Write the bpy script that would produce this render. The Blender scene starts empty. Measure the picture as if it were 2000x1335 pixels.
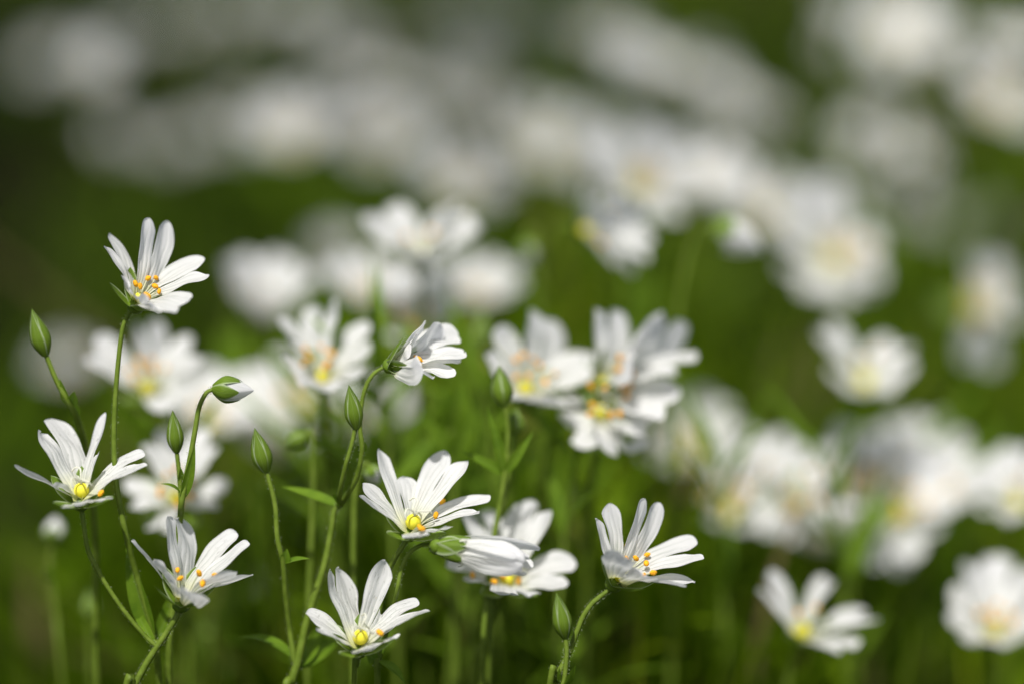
import bpy, math, random
import numpy as np
from mathutils import Vector as V, Matrix

# ------------------------------------------------------------------ camera, sky, sun, exposure
SC = bpy.context.scene
H, PITCH, D, LENS = 0.40, math.radians(22), 0.4444, 100.0
cam_d = bpy.data.cameras.new("camera")
cam_d.lens = LENS; cam_d.sensor_width = 36.0
cam_d.clip_start = 0.01; cam_d.clip_end = 400
cam_d.dof.use_dof = True; cam_d.dof.focus_distance = D; cam_d.dof.aperture_fstop = 3.5
cam = bpy.data.objects.new("camera", cam_d); SC.collection.objects.link(cam)
cam.location = (0, 0, H); cam.rotation_euler = (math.pi/2 - PITCH, 0, 0)
SC.camera = cam
SUN = V((-0.14, -0.32, 0.92)).normalized()
world = bpy.data.worlds.new("World"); SC.world = world; world.use_nodes = True
wn = world.node_tree; wn.nodes.clear()
sky = wn.nodes.new("ShaderNodeTexSky"); sky.sky_type = 'NISHITA'; sky.sun_disc = False; sky.dust_density = 4.0; sky.ozone_density = 0.4
sky.sun_elevation = math.asin(SUN.z); sky.sun_rotation = math.atan2(SUN.x, SUN.y)
bg = wn.nodes.new("ShaderNodeBackground"); bg.inputs[1].default_value = 0.085
wo = wn.nodes.new("ShaderNodeOutputWorld")
wn.links.new(sky.outputs[0], bg.inputs[0]); wn.links.new(bg.outputs[0], wo.inputs[0])
sl = bpy.data.lights.new("sun", 'SUN'); sl.energy = 4.6; sl.angle = math.radians(1.5); sl.color = (1.0, 0.97, 0.93)
so = bpy.data.objects.new("sun", sl); SC.collection.objects.link(so)
so.rotation_euler = SUN.to_track_quat('Z', 'Y').to_euler(); so.location = (-1, 1, 3)
SC.view_settings.view_transform = 'Standard'; SC.view_settings.look = 'None'
SC.view_settings.exposure = 0.15; SC.view_settings.gamma = 1.0
SC.render.engine = 'CYCLES'
SC.cycles.use_denoising = True
SC.cycles.max_bounces = 8; SC.cycles.transmission_bounces = 6; SC.cycles.diffuse_bounces = 4
SC.cycles.sample_clamp_indirect = 6

# ------------------------------------------------------------------ helpers
RX = V((1, 0, 0)); UY = V((0, math.sin(PITCH), math.cos(PITCH))); FZ = V((0, math.cos(PITCH), -math.sin(PITCH)))
CAM = V((0, 0, H)); PXR = 0.36/2000
UP = V((0, 0, 1))

def P(px, py, d=D):
    return CAM + d*(FZ + (px-1000)*PXR*RX - (py-667.5)*PXR*UY)

def DIR(r, u, t):                     # right, up, towards the viewer
    return (RX*r + UY*u - FZ*t).normalized()

def mm(x): return x*0.001
rng = random.Random(7)

def ground_z(x, y):
    return 0.006*math.sin(5.1*x+1.3)*math.cos(4.3*y) + 0.004*math.sin(11*x+7*y) if abs(x) < 3 and y < 4 else 0.0

class MB:
    def __init__(s): s.v = []; s.f = []; s.uv = []; s.m = []
    def grid(s, rows, uvs, mi=0, closed=False):
        b = len(s.v); n = len(rows[0])
        for r, u in zip(rows, uvs): s.v += r; s.uv += u
        for i in range(len(rows)-1):
            for j in range(n if closed else n-1):
                k = (j+1) % n
                s.f.append((b+i*n+j, b+i*n+k, b+(i+1)*n+k, b+(i+1)*n+j)); s.m.append(mi)
    def tube(s, pts, rads, n=8, mi=0, cap=True):
        N = len(pts); rows = []; uvs = []
        t0 = (pts[1]-pts[0]).normalized()
        a = t0.orthogonal().normalized()
        L = 0
        for i in range(N):
            t = (pts[min(i+1, N-1)]-pts[max(i-1, 0)]).normalized()
            a = (a - t*a.dot(t)).normalized(); b = t.cross(a)
            if i: L += (pts[i]-pts[i-1]).length
            r = rads[i] if isinstance(rads, (list, tuple)) else rads
            rows.append([pts[i] + a*(r*math.cos(2*math.pi*k/n)) + b*(r*math.sin(2*math.pi*k/n)) for k in range(n)])
            uvs.append([(k/n, L*100) for k in range(n)])
        s.grid(rows, uvs, mi, True)
        if cap:
            b0 = len(s.v)-n
            s.f.append(tuple(b0+k for k in range(n))); s.m.append(mi)
            b1 = len(s.v)-N*n
            s.f.append(tuple(b1+n-1-k for k in range(n))); s.m.append(mi)
    def ellipsoid(s, c, ax, ra, rb, n=10, rings=7, mi=0, rough=0.0):
        ax = ax.normalized(); a = ax.orthogonal().normalized(); b = ax.cross(a)
        rows = []; uvs = []
        for i in range(rings+1):
            th = math.pi*i/rings; st = max(math.sin(th), 0.02)
            rows.append([c + ax*(ra*math.cos(th)) + (a*math.cos(2*math.pi*k/n)+b*math.sin(2*math.pi*k/n))*(rb*st*(1+rough*(rng.random()-.5))) for k in range(n)])
            uvs.append([(k/n, i/rings) for k in range(n)])
        s.grid(rows, uvs, mi, True)
    def build(s, name, mats, parent=None, origin=None, weld=False):
        o0 = origin if origin is not None else V((0, 0, 0))
        me = bpy.data.meshes.new(name)
        me.from_pydata([tuple(p-o0) for p in s.v], [], s.f)
        if not isinstance(mats, (list, tuple)): mats = [mats]
        for m in mats: me.materials.append(m)
        me.polygons.foreach_set("material_index", s.m)
        me.polygons.foreach_set("use_smooth", [True]*len(s.f))
        uvl = me.uv_layers.new(name="UVMap")
        li = np.empty(len(me.loops), dtype=np.int32); me.loops.foreach_get("vertex_index", li)
        uvl.data.foreach_set("uv", np.array(s.uv, dtype=np.float32)[li].ravel())
        if weld:
            import bmesh
            bm = bmesh.new(); bm.from_mesh(me)
            bmesh.ops.remove_doubles(bm, verts=bm.verts, dist=2e-6)
            bmesh.ops.recalc_face_normals(bm, faces=bm.faces)
            bm.to_mesh(me); bm.free()
        me.update()
        ob = bpy.data.objects.new(name, me); SC.collection.objects.link(ob)
        if parent is not None:
            ob.parent = parent; ob.location = o0 - ORG[parent]
        else:
            ob.location = o0
        ORG[ob] = o0.copy()
        return ob
ORG = {}

def thing(name, label, cat, loc, group=None):
    o = bpy.data.objects.new(name, None); SC.collection.objects.link(o)
    o.location = loc; o.empty_display_size = 0.01
    o["label"] = label; o["category"] = cat
    if group: o["group"] = group
    ORG[o] = V(loc)
    return o

def catmull(pts, k=8):
    out = []
    n = len(pts)
    for i in range(n-1):
        p0, p1, p2, p3 = pts[max(i-1, 0)], pts[i], pts[i+1], pts[min(i+2, n-1)]
        for j in range(k):
            t = j/k
            out.append(0.5*((2*p1)+(p2-p0)*t+(2*p0-5*p1+4*p2-p3)*t*t+(3*p1-p0-3*p2+p3)*t**3))
    out.append(pts[-1]); return out

# ------------------------------------------------------------------ materials
def mat(name):
    m = bpy.data.materials.new(name); m.use_nodes = True
    nt = m.node_tree; nt.nodes.clear()
    return m, nt, (lambda t, **kw: mk(nt, t, kw))
def mk(nt, t, kw):
    n = nt.nodes.new("ShaderNode"+t)
    for k, v in kw.items():
        setattr(n, k, v)
    return n
def math_n(nt, op, a, b=None, clamp=False):
    n = nt.nodes.new("ShaderNodeMath"); n.operation = op; n.use_clamp = clamp
    for i, x in enumerate((a, b)):
        if x is None: continue
        if isinstance(x, (int, float)): n.inputs[i].default_value = x
        else: nt.links.new(x, n.inputs[i])
    return n.outputs[0]
def mixc(nt, f, a, b):
    n = nt.nodes.new("ShaderNodeMix"); n.data_type = 'RGBA'
    if isinstance(f, (int, float)): n.inputs[0].default_value = f
    else: nt.links.new(f, n.inputs[0])
    for i, x in ((6, a), (7, b)):
        if isinstance(x, tuple): n.inputs[i].default_value = (*x, 1)
        else: nt.links.new(x, n.inputs[i])
    return n.outputs[2]
def ramp(nt, x, stops):
    n = nt.nodes.new("ShaderNodeValToRGB"); nt.links.new(x, n.inputs[0])
    el = n.color_ramp.elements
    while len(el) < len(stops): el.new(0.5)
    for e, (p, c) in zip(el, stops):
        e.position = p; e.color = (*c, 1) if isinstance(c, tuple) else (c, c, c, 1)
    return n.outputs[0]
def noise(nt, vec, scale, detail=3, rough=0.5):
    n = nt.nodes.new("ShaderNodeTexNoise"); n.inputs['Scale'].default_value = scale
    n.inputs['Detail'].default_value = detail; n.inputs['Roughness'].default_value = rough
    if vec is not None: nt.links.new(vec, n.inputs['Vector'])
    return n.outputs[0]
def mapping(nt, vec, sc):
    n = nt.nodes.new("ShaderNodeMapping"); n.inputs['Scale'].default_value = sc
    nt.links.new(vec, n.inputs[0]); return n.outputs[0]
def leafy(nt, col, rough=0.5, trans=0.35, tcol=None, bump=None, bstr=0.3, bdist=0.0002, spec=0.35):
    p = nt.nodes.new("ShaderNodeBsdfPrincipled"); p.inputs['Roughness'].default_value = rough
    p.inputs['Specular IOR Level'].default_value = spec
    t = nt.nodes.new("ShaderNodeBsdfTranslucent"); mx = nt.nodes.new("ShaderNodeMixShader")
    mx.inputs[0].default_value = trans
    o = nt.nodes.new("ShaderNodeOutputMaterial")
    if isinstance(col, tuple):
        p.inputs['Base Color'].default_value = (*col, 1); t.inputs[0].default_value = (*(tcol or col), 1)
    else:
        nt.links.new(col, p.inputs['Base Color'])
        if tcol is None: nt.links.new(col, t.inputs[0])
        elif isinstance(tcol, tuple): t.inputs[0].default_value = (*tcol, 1)
        else: nt.links.new(tcol, t.inputs[0])
    if bump is not None:
        b = nt.nodes.new("ShaderNodeBump"); b.inputs['Strength'].default_value = bstr
        b.inputs['Distance'].default_value = bdist
        nt.links.new(bump, b.inputs['Height'])
        nt.links.new(b.outputs[0], p.inputs['Normal']); nt.links.new(b.outputs[0], t.inputs['Normal'])
    nt.links.new(p.outputs[0], mx.inputs[1]); nt.links.new(t.outputs[0], mx.inputs[2])
    nt.links.new(mx.outputs[0], o.inputs[0])

def petal_material(name, worn=0.0, warm=0.0):
    m, nt, N = mat(name)
    uv = N("UVMap").outputs[0]
    sx = N("SeparateXYZ"); nt.links.new(uv, sx.inputs[0])
    u, v = sx.outputs[0], sx.outputs[1]
    oi = N("ObjectInfo").outputs['Random']
    cmb = N("CombineXYZ"); nt.links.new(u, cmb.inputs[0]); nt.links.new(v, cmb.inputs[1]); nt.links.new(math_n(nt, 'MULTIPLY', oi, 37.0), cmb.inputs[2])
    vec = cmb.outputs[0]
    wob = noise(nt, mapping(nt, vec, (2.5, 2.2, 1)), 1.6, 2)
    ph = math_n(nt, 'ADD', math_n(nt, 'MULTIPLY', u, 27.0), math_n(nt, 'MULTIPLY', wob, 5.0))
    wave = math_n(nt, 'SINE', ph)
    vein = ramp(nt, math_n(nt, 'MULTIPLY_ADD', wave, 0.5), [(0.0, 0.0), (0.62, 0.0), (0.97, 1.0)])
    # MULTIPLY_ADD default third input .5
    strk = noise(nt, mapping(nt, vec, (9, 1.6, 1)), 3.0, 3, 0.6)
    vm = math_n(nt, 'MULTIPLY', vein, ramp(nt, strk, [(0.32, 0.15), (0.7, 1.0)]))
    fade = ramp(nt, v, [(0.0, 0.7), (0.45, 1.0), (0.8, 0.45), (1.0, 0.12)])
    vm = math_n(nt, 'MULTIPLY', vm, fade)
    base = ramp(nt, v, [(0.0, (0.70, 0.72, 0.22)), (0.16, (0.82, 0.82, 0.58)), (0.36, (0.875, 0.875, 0.845)), (1.0, (0.885, 0.885, 0.89))])
    col = mixc(nt, math_n(nt, 'MULTIPLY', vm, 0.82), base, (0.44, 0.48, 0.43))
    if worn > 0:
        sc = noise(nt, mapping(nt, vec, (5.5, 4.2, 1)), 2.2, 5, 0.72)
        msk = ramp(nt, sc, [(0.0, 0.0), (0.57-0.02*worn, 0.0), (0.63, 1.0)])
        grit = ramp(nt, noise(nt, mapping(nt, vec, (16, 9, 1)), 3.0, 3, 0.7), [(0.45, 0.0), (0.6, 1.0)])
        wmask = math_n(nt, 'MULTIPLY', math_n(nt, 'MULTIPLY', msk, grit), ramp(nt, v, [(0.2, 0.0), (0.4, 1.0), (0.85, 1.0), (1.0, 0.5)]))
        col = mixc(nt, math_n(nt, 'MULTIPLY', wmask, 0.75*min(worn, 1.0)), col, (0.16, 0.17, 0.13))
    vo = N("TexVoronoi"); vo.inputs['Scale'].default_value = 5.0
    nt.links.new(mapping(nt, vec, (1.3, 1.5, 1)), vo.inputs['Vector'])
    pol = ramp(nt, vo.outputs['Distance'], [(0.0, 1.0), (0.045, 1.0), (0.075, 0.0)])
    pick = N("SeparateColor"); nt.links.new(vo.outputs['Color'], pick.inputs[0])
    pol = math_n(nt, 'MULTIPLY', pol, ramp(nt, pick.outputs[0], [(0.80, 0.0), (0.82, 1.0)]))
    col = mixc(nt, math_n(nt, 'MULTIPLY', pol, 0.8), col, (0.80, 0.50, 0.10))
    hgt = math_n(nt, 'ADD', math_n(nt, 'MULTIPLY', math_n(nt, 'MULTIPLY_ADD', wave, 0.5), fade), math_n(nt, 'MULTIPLY', strk, 0.8))
    leafy(nt, col, 0.5, 0.50, None, hgt, 0.42, 0.00014, 0.25)
    return m
M_PETAL = petal_material("petal_white")
M_WORN = petal_material("petal_worn", 1.0)
M_SCUFF = petal_material("petal_scuffed", 0.5)

def sepal_material():
    m, nt, N = mat("sepal_green")
    uv = N("UVMap").outputs[0]; sx = N("SeparateXYZ"); nt.links.new(uv, sx.inputs[0])
    au = math_n(nt, 'ABSOLUTE', sx.outputs[0])
    nz = noise(nt, mapping(nt, uv, (6, 2, 1)), 2.0, 3)
    g = ramp(nt, nz, [(0.3, (0.11, 0.19, 0.012)), (0.7, (0.20, 0.31, 0.025))])
    g = mixc(nt, ramp(nt, sx.outputs[1], [(0.0, 0.0), (1.0, 0.5)]), g, (0.10, 0.17, 0.025))
    g = mixc(nt, ramp(nt, au, [(0.70, 0.0), (0.96, 0.85)]), g, (0.42, 0.50, 0.30))
    g = mixc(nt, ramp(nt, au, [(0.0, 0.45), (0.10, 0.0)]), g, (0.20, 0.30, 0.06))
    leafy(nt, g, 0.5, 0.30, None, nz, 0.4, 0.0003, 0.2)
    return m
M_SEPAL = sepal_material()

def green_material(name, c0, c1, trans=0.3, scale=300, tc=None, midrib=False, rough=0.5):
    m, nt, N = mat(name)
    geo = N("TexCoord").outputs['Object']
    nz = noise(nt, geo, scale, 4, 0.6)
    g = ramp(nt, nz, [(0.3, c0), (0.7, c1)])
    if midrib:
        uv = N("UVMap").outputs[0]; sx = N("SeparateXYZ"); nt.links.new(uv, sx.inputs[0])
        au = math_n(nt, 'ABSOLUTE', sx.outputs[0])
        g = mixc(nt, ramp(nt, au, [(0.0, 0.6), (0.14, 0.0)]), g, (0.20, 0.30, 0.06))
    leafy(nt, g, rough, trans, tc, nz, 0.5, 0.0003, 0.18)
    return m
M_STEM = green_material("stem_green", (0.095, 0.15, 0.012), (0.165, 0.235, 0.03), 0.15, 500)
M_LEAF = green_material("leaf_green", (0.095, 0.185, 0.010), (0.19, 0.31, 0.02), 0.45, 250, None, True)
M_CROWN = green_material('shade_tree_leaf_green', (0.22, 0.33, 0.03), (0.34, 0.46, 0.06), 0.62, 60)  # leaves of the added shade tree, bright to let green light through
M_HAIR = green_material("stem_hair", (0.35, 0.42, 0.22), (0.45, 0.5, 0.3), 0.4, 300)

def plain(name, c0, c1, scale, rough=0.5, trans=0.0, bstr=0.5):
    m, nt, N = mat(name)
    geo = N("TexCoord").outputs['Object']
    nz = noise(nt, geo, scale, 4, 0.6)
    leafy(nt, ramp(nt, nz, [(0.3, c0), (0.7, c1)]), rough, trans, None, nz, bstr, 0.0003)
    return m
M_ANTHER = plain("anther_orange", (0.86, 0.36, 0.008), (1.0, 0.56, 0.025), 2500, 0.8, 0.15, 1.0)
M_FIL = plain("filament_pale", (0.66, 0.68, 0.45), (0.75, 0.76, 0.6), 800, 0.5, 0.4)
M_OVARY = plain("ovary_yellow", (0.74, 0.68, 0.02), (0.90, 0.82, 0.07), 900, 0.5, 0.15, 0.3)
M_STYLE = plain("style_white", (0.82, 0.82, 0.70), (0.86, 0.86, 0.78), 900, 0.5, 0.4)

# ------------------------------------------------------------------ flower pieces
def petal(mb, C, ax, TL, TR, nt_=26, nc=7, bow=0.10, curl=0.0, hw=None, cup=0.10, wav=0.75, tipp=0.5, trim=(1, 1), seed=0, clf=0.0):
    r = random.Random(seed)
    M = (TL+TR)/2; ch = M-C; L = ch.length; e = ch/L
    Wd = TR-TL; dl = Wd.dot(e)/2; W = Wd-e*Wd.dot(e)
    half = W.length/2; W.normalize()
    N = W.cross(e)
    A = ax-e*ax.dot(e)
    if A.dot(N) < 0: N = -N
    Q = C+e*(L*0.5)+N*(bow*L)
    hw = (0.115*L if hw is None else hw)*1.28
    ph = [r.random()*6.3 for _ in range(8)]
    for si, s in enumerate((-1, 1)):
        rows = []; uvs = []
        tw = (r.random()-.5)*0.7*wav
        for i in range(nt_+1):
            t = 1-(1-i/nt_)**1.5
            te = min(t, 0.9995)
            S = C*(1-t)**2+Q*(2*t*(1-t))+M*t*t
            T = ((Q-C)*(2*(1-t))+(M-Q)*(2*t)).normalized()
            Nt = (N-T*N.dot(T)).normalized()
            c = half*t**1.15
            if te < 0.66: q = te/0.66; sh = 0.46+0.54*(q*q*(3-2*q))**0.8
            else: sh = max(1-((te-0.66)/0.34)**2.2, 0)**tipp
            h = hw*sh
            h *= 1+0.035*wav*math.sin(9*t+ph[si])+0.02*wav*math.sin(23*t+ph[6+si])
            xo = c+h; gap = max(0.0, (t-0.5-clf))*half*0.25
            xi = max(c-h, gap)
            if t < 0.42+clf: xi = 0.0
            elif t < 0.56+clf: xi *= ((t-0.42-clf)/0.14)**1.5
            if xo < xi: xo = xi
            tl = min(t, trim[si]) if trim[si] < 1 else t
            row = []; ur = []
            for j in range(nc+1):
                qq = j/nc; x = xi+(xo-xi)*qq
                lc = (qq-0.5)*2 if t > 0.5 else (qq-0.5)*2
                off = cup*x*x/max(hw, 1e-6) * 0.9
                off += -0.05*hw*(1-lc*lc)*min(1, max(0, (t-0.3)*2))*2
                off += tw*(x-c)*max(0, t-0.35)
                off += 0.06*hw*wav*math.sin(13*t+3*qq+ph[2+si])+0.09*hw*wav*math.sin(5*t*s+5*x/hw+ph[4])
                off += curl*L*max(0, t-0.55)**2*2.2
                p = S+e*(s*dl*t*t)+W*(s*x)+Nt*off
                if trim[si] < 1 and t > trim[si]:
                    k = trim[si]+(0.035*math.sin(qq*11+ph[5])+0.02*math.sin(qq*23+ph[6]))
                    S2 = C*(1-k)**2+Q*(2*k*(1-k))+M*k*k
                    p = p-(S-S2)*1.0-e*(s*dl*(t*t-k*k))
                row.append(p); ur.append((s*(0.04+0.96*qq), t))
            rows.append(row); uvs.append(ur)
        if trim[si] < 1:
            keep = [i for i in range(nt_+1) if 1-(1-i/nt_)**1.5 <= trim[si]+0.03]
            rows = [rows[i] for i in keep]; uvs = [uvs[i] for i in keep]
        mb.grid(rows, uvs)

def sheet(mb, A, B, Nrm, w, arch=0.1, fold=0.2, n=12, nc=4, shape='leaf', twist=0.0):
    ch = B-A; L = ch.length; e = ch/L
    N = (Nrm-e*Nrm.dot(e)).normalized(); W = e.cross(N)
    rows = []; uvs = []
    for i in range(n+1):
        t = i/n
        if shape == 'leaf': s_ = (math.sin(math.pi*min(1, t**0.75*0.98+0.02)))**0.9*(1-0.25*t)
        elif shape == 'sepal': s_ = (0.45+0.55*math.sin(math.pi*min(t/0.8, 1)*0.62))*max(1-t**3.2, 0.0)**0.8
        w_ = max(w*s_/2, 1e-5)
        a = twist*t; Wt = W*math.cos(a)+N*math.sin(a); Nt = N*math.cos(a)-W*math.sin(a)
        S = A+e*(L*t)+N*(arch*L*4*t*(1-t))
        rows.append([S+Wt*(w_*(2*j/nc-1))+Nt*(fold*w_*abs(2*j/nc-1)) for j in range(nc+1)])
        uvs.append([(2*j/nc-1, t) for j in range(nc+1)])
    mb.grid(rows, uvs)

def flower(root, C, ax, petals, L, pm=M_PETAL, hi=True, anthers=None, ovary=None, styles=True, sepal_w=1.0, sepal_skip=(), rs=0, nst=8, stam_px=None, sepals=True, ovr=1.0):
    """petals: list of dict(TL, TR, + options); the head is the receptacle that carries the petals, sepals, stamens and ovary"""
    r = random.Random(rs)
    mb = MB(); mb.ellipsoid(C-ax*(0.02*L), ax, 0.075*L, 0.095*L, 12, 8)
    head = mb.build("flower_head", M_SEPAL, root, C)
    e1 = ax.orthogonal().normalized(); e2 = ax.cross(e1)
    angs = []
    for k, pd in enumerate(petals):
        mb = MB(); q = dict(pd); TL = q.pop('TL'); TR = q.pop('TR'); m_ = q.pop('mat', pm)
        petal(mb, C+ax*(0.01*L), ax, TL, TR, 26 if hi else 14, 7 if hi else 4, seed=rs*17+k, **q)
        mb.build("petal", m_, head, C, weld=True)
        dM = (TL+TR)/2-C
        angs.append((math.atan2(dM.dot(e2), dM.dot(e1)), math.acos(max(-1, min(1, dM.normalized().dot(ax))))))
    angs.sort()
    if sepals:
        n = len(angs)
        for k in range(n):
            a0, p0 = angs[k]; a1, p1 = angs[(k+1) % n]
            if k == n-1: a1 += 2*math.pi
            if k in sepal_skip: continue
            a = (a0+a1)/2; pol = max(min((p0+p1)/2+0.05, 1.6), 0.5)
            d = ax*math.cos(pol)+(e1*math.cos(a)+e2*math.sin(a))*math.sin(pol)
            Bp = C+d*(0.46*L)-ax*(0.03*L); Ap = C-ax*(0.05*L)
            nn = ax-d*ax.dot(d)
            mb = MB(); sheet(mb, Ap, Bp, nn, 0.23*L*sepal_w, -0.07, 0.30, 12 if hi else 7, 4, 'sepal')
            mb.build("sepal", M_SEPAL, head, C)
    # ovary with its curled styles
    oc = ovary if ovary is not None else C+ax*(0.10*L)
    mb = MB(); mb.ellipsoid(oc, ax, 0.088*L*ovr, 0.084*L*ovr, 16 if hi else 8, 10 if hi else 6)
    if styles:
        for k in range(3):
            a = k*2.1+r.random(); rad = e1*math.cos(a)+e2*math.sin(a); tan = e1*-math.sin(a)+e2*math.cos(a)
            b = oc+ax*(0.09*L)
            pts = catmull([b, b+ax*(0.07*L)+rad*(0.03*L), b+ax*(0.12*L)+rad*(0.10*L), b+ax*(0.11*L)+rad*(0.15*L)+tan*(0.05*L), b+ax*(0.06*L)+rad*(0.15*L)+tan*(0.09*L)], 4)
            mb.tube(pts, 0.010*L, 5, 1)
    mb.build("ovary", [M_OVARY, M_STYLE], head, C)
    # stamens
    spots = []
    if stam_px:
        pc = C+ax*(0.34*L)
        for (x, y, dd) in stam_px:
            spots.append(P(x, y, dd))
    else:
        for k in range(nst):
            a = k*2*math.pi/nst+r.uniform(-.25, .25); pol = r.uniform(0.25, 0.62)
            l = L*r.uniform(0.36, 0.48)
            spots.append(C+ax*(l*math.cos(pol))+(e1*math.cos(a)+e2*math.sin(a))*(l*math.sin(pol)))
    for sp in spots:
        mb = MB()
        base = C+ax*(0.05*L)+((sp-C)-ax*(sp-C).dot(ax))*0.25
        mid = base.lerp(sp, 0.55)+ax*(0.02*L)
        mb.tube(catmull([base, mid, sp], 4), 0.0085*L, 5, 0)
        ad = (V((r.uniform(-1, 1), r.uniform(-1, 1), r.uniform(-1, 1)))+RX*0.6).normalized()
        sz = r.uniform(0.85, 1.15)
        mb.ellipsoid(sp, ad, 0.042*L*sz, 0.027*L*sz, 9 if hi else 6, 7 if hi else 5, 1, 0.25)
        mb.build("stamen", [M_FIL, M_ANTHER], head, C)
    return head

def px_petals(C, base, d, specs, L, ax, sep=0.42):
    """petal tips measured on the photograph (both lobes), set out in depth so that each petal has its real length"""
    out = []
    for q in specs:
        q = dict(q); (x0, y0), (x1, y1) = q.pop('tips'); sg = q.pop('s'); Lf = q.pop('L', 1.0)*L; sp = q.pop('sep', sep)*L
        dd = q.pop('dd', None); q.setdefault('hw', .115*L)
        k = d*PXR
        mx, my = (x0+x1)/2-base[0], (y0+y1)/2-base[1]
        pl = math.hypot(mx, my)*k
        if dd is None: dd = sg*math.sqrt(max(Lf*Lf-pl*pl, 0))
        else: dd = dd*k
        q0 = math.hypot(x1-x0, y1-y0)*k
        dq = math.sqrt(max(sp*sp-q0*q0, 0))/2
        Mw = P((x0+x1)/2, (y0+y1)/2, d)+FZ*dd
        W0 = ax.cross(Mw-C).normalized()
        g0 = (RX*(x1-x0)-UY*(y1-y0))*k
        best = max((1, -1), key=lambda z: abs((g0+FZ*(2*z*dq)).dot(W0)))
        def at(x, y, z):
            p = P(x, y, d); return p+(p-CAM).normalized()*z
        q['TL'] = at(x0, y0, dd-best*dq); q['TR'] = at(x1, y1, dd+best*dq)
        out.append(q)
    return out

def bud(root, C, T, w, white=0.0, hi=True, label=None, rs=0, blunt=False):
    ax = T-C; L = ax.length; ax = ax/L; r = random.Random(rs)
    e1 = ax.orthogonal().normalized(); e2 = ax.cross(e1); rot = r.random()*6.28
    def prof(t):
        if t < 0.36: return 0.30+0.70*math.sin(t/0.36*math.pi/2)
        q = (t-0.36)/0.64
        return max(math.cos(q*math.pi/2)**(0.8 if (white > 0 or blunt) else 1.0)*(1-0.12*q), 0.02)
    n = 16 if hi else 9; rg = 16 if hi else 9
    mb = MB(); rows = []; uvs = []
    for i in range(rg+1):
        t = i/rg
        rr = w/2*0.93*prof(t)
        rows.append([C+ax*(L*t)+(e1*math.cos(2*math.pi*k/n)+e2*math.sin(2*math.pi*k/n))*(rr*(1+(0.10*math.cos(2.5*2*math.pi*k/n*2+3*t) if white else 0))) for k in range(n)])
        uvs.append([(2*k/n-1, 0.4+0.6*t) for k in range(n)])
    mb.grid(rows, uvs, 0, True)
    b = mb.build("bud", M_PETAL if white > 0 else M_SEPAL, root, C)
    if label: b["label"] = label
    tl = 1.0-white
    for s in range(5):
        a0 = rot+s*2*math.pi/5*2
        mb = MB(); rows = []; uvs = []
        m_ = 14 if hi else 7; nc = 8 if hi else 4
        for i in range(m_+1):
            t = i/m_
            aw = 0.78*max(1-t**2.6, 0)**0.75+0.012
            if white > 0: aw = 0.72*max(1-t**2.0, 0)**0.7+0.012
            row = []; ur = []
            for j in range(nc+1):
                q = 2*j/nc-1; a = a0+aw*q
                tt = t*tl
                rr = w/2*prof(tt)*1.0+w*(0.012*(s % 3)+0.025*(1-q*q)*(1-t))+0.00003
                row.append(C-ax*(0.01*L)+ax*(L*tt*1.01)+(e1*math.cos(a)+e2*math.sin(a))*rr); ur.append((q, t))
            rows.append(row); uvs.append(ur)
        mb.grid(rows, uvs); mb.build("sepal", M_SEPAL, b, C)
    return b

def to_ground(pts, r):
    """carry a stem on down to the soil"""
    p = pts[-1]; d = (pts[-1]-pts[-2]).normalized() if len(pts) > 1 else -UP
    z = p.z
    q1 = p+V((d.x, d.y*0.5, 0))*(z*0.12)-UP*(z*0.35)
    q2 = q1+V((d.x, 0, 0))*(z*0.06)+V((r.uniform(-.01, .01), r.uniform(0, .015), 0))-UP*(z*0.65)
    q2.z = ground_z(q2.x, q2.y)-0.003
    return pts+[q1, q2]

def stem(root, pts, r0, r1, name="stem", k=8, n=8, hairs=0, seed=0):
    path = catmull(pts, k); N = len(path)
    r0 *= .82; r1 *= .82
    mb = MB(); mb.tube(path, [r0+(r1-r0)*i/(N-1) for i in range(N)], n)
    r = random.Random(seed)
    if hairs:
        for _ in range(int(hairs*1.5)):
            i = int(min(r.random()**1.3, 0.999)*(N-1)); p = path[i].lerp(path[i+1], r.random())
            t = (path[i+1]-path[i]).normalized(); a = t.orthogonal(); a.rotate(Matrix.Rotation(r.random()*6.283, 3, t))
            rr = r0+(r1-r0)*i/(N-1); l = r.uniform(0.00008, 0.0002)
            b = len(mb.v); w = t*0.00003
            tip = p+a*(rr+l)+t*(l*r.uniform(-.6, .3))
            mb.v += [p+a*rr*0.9-w, p+a*rr*0.9+w, tip]; mb.uv += [(0, 0), (1, 0), (.5, 1)]
            mb.f.append((b, b+1, b+2)); mb.m.append(1)
    o = mb.build(name, [M_STEM, M_HAIR], root, ORG[root] if root else None)
    return o

def leaf(root, A, B, nrm, w, arch=0.08, fold=0.25, twist=0.0, n=12):
    mb = MB(); sheet(mb, A, B, nrm, w, arch, fold, n, 4, 'leaf', twist)
    return mb.build("leaf", M_LEAF, root, A)

def px_path(l, d=D):
    return [P(a[0], a[1], a[2] if len(a) > 2 else d) for a in l]

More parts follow.
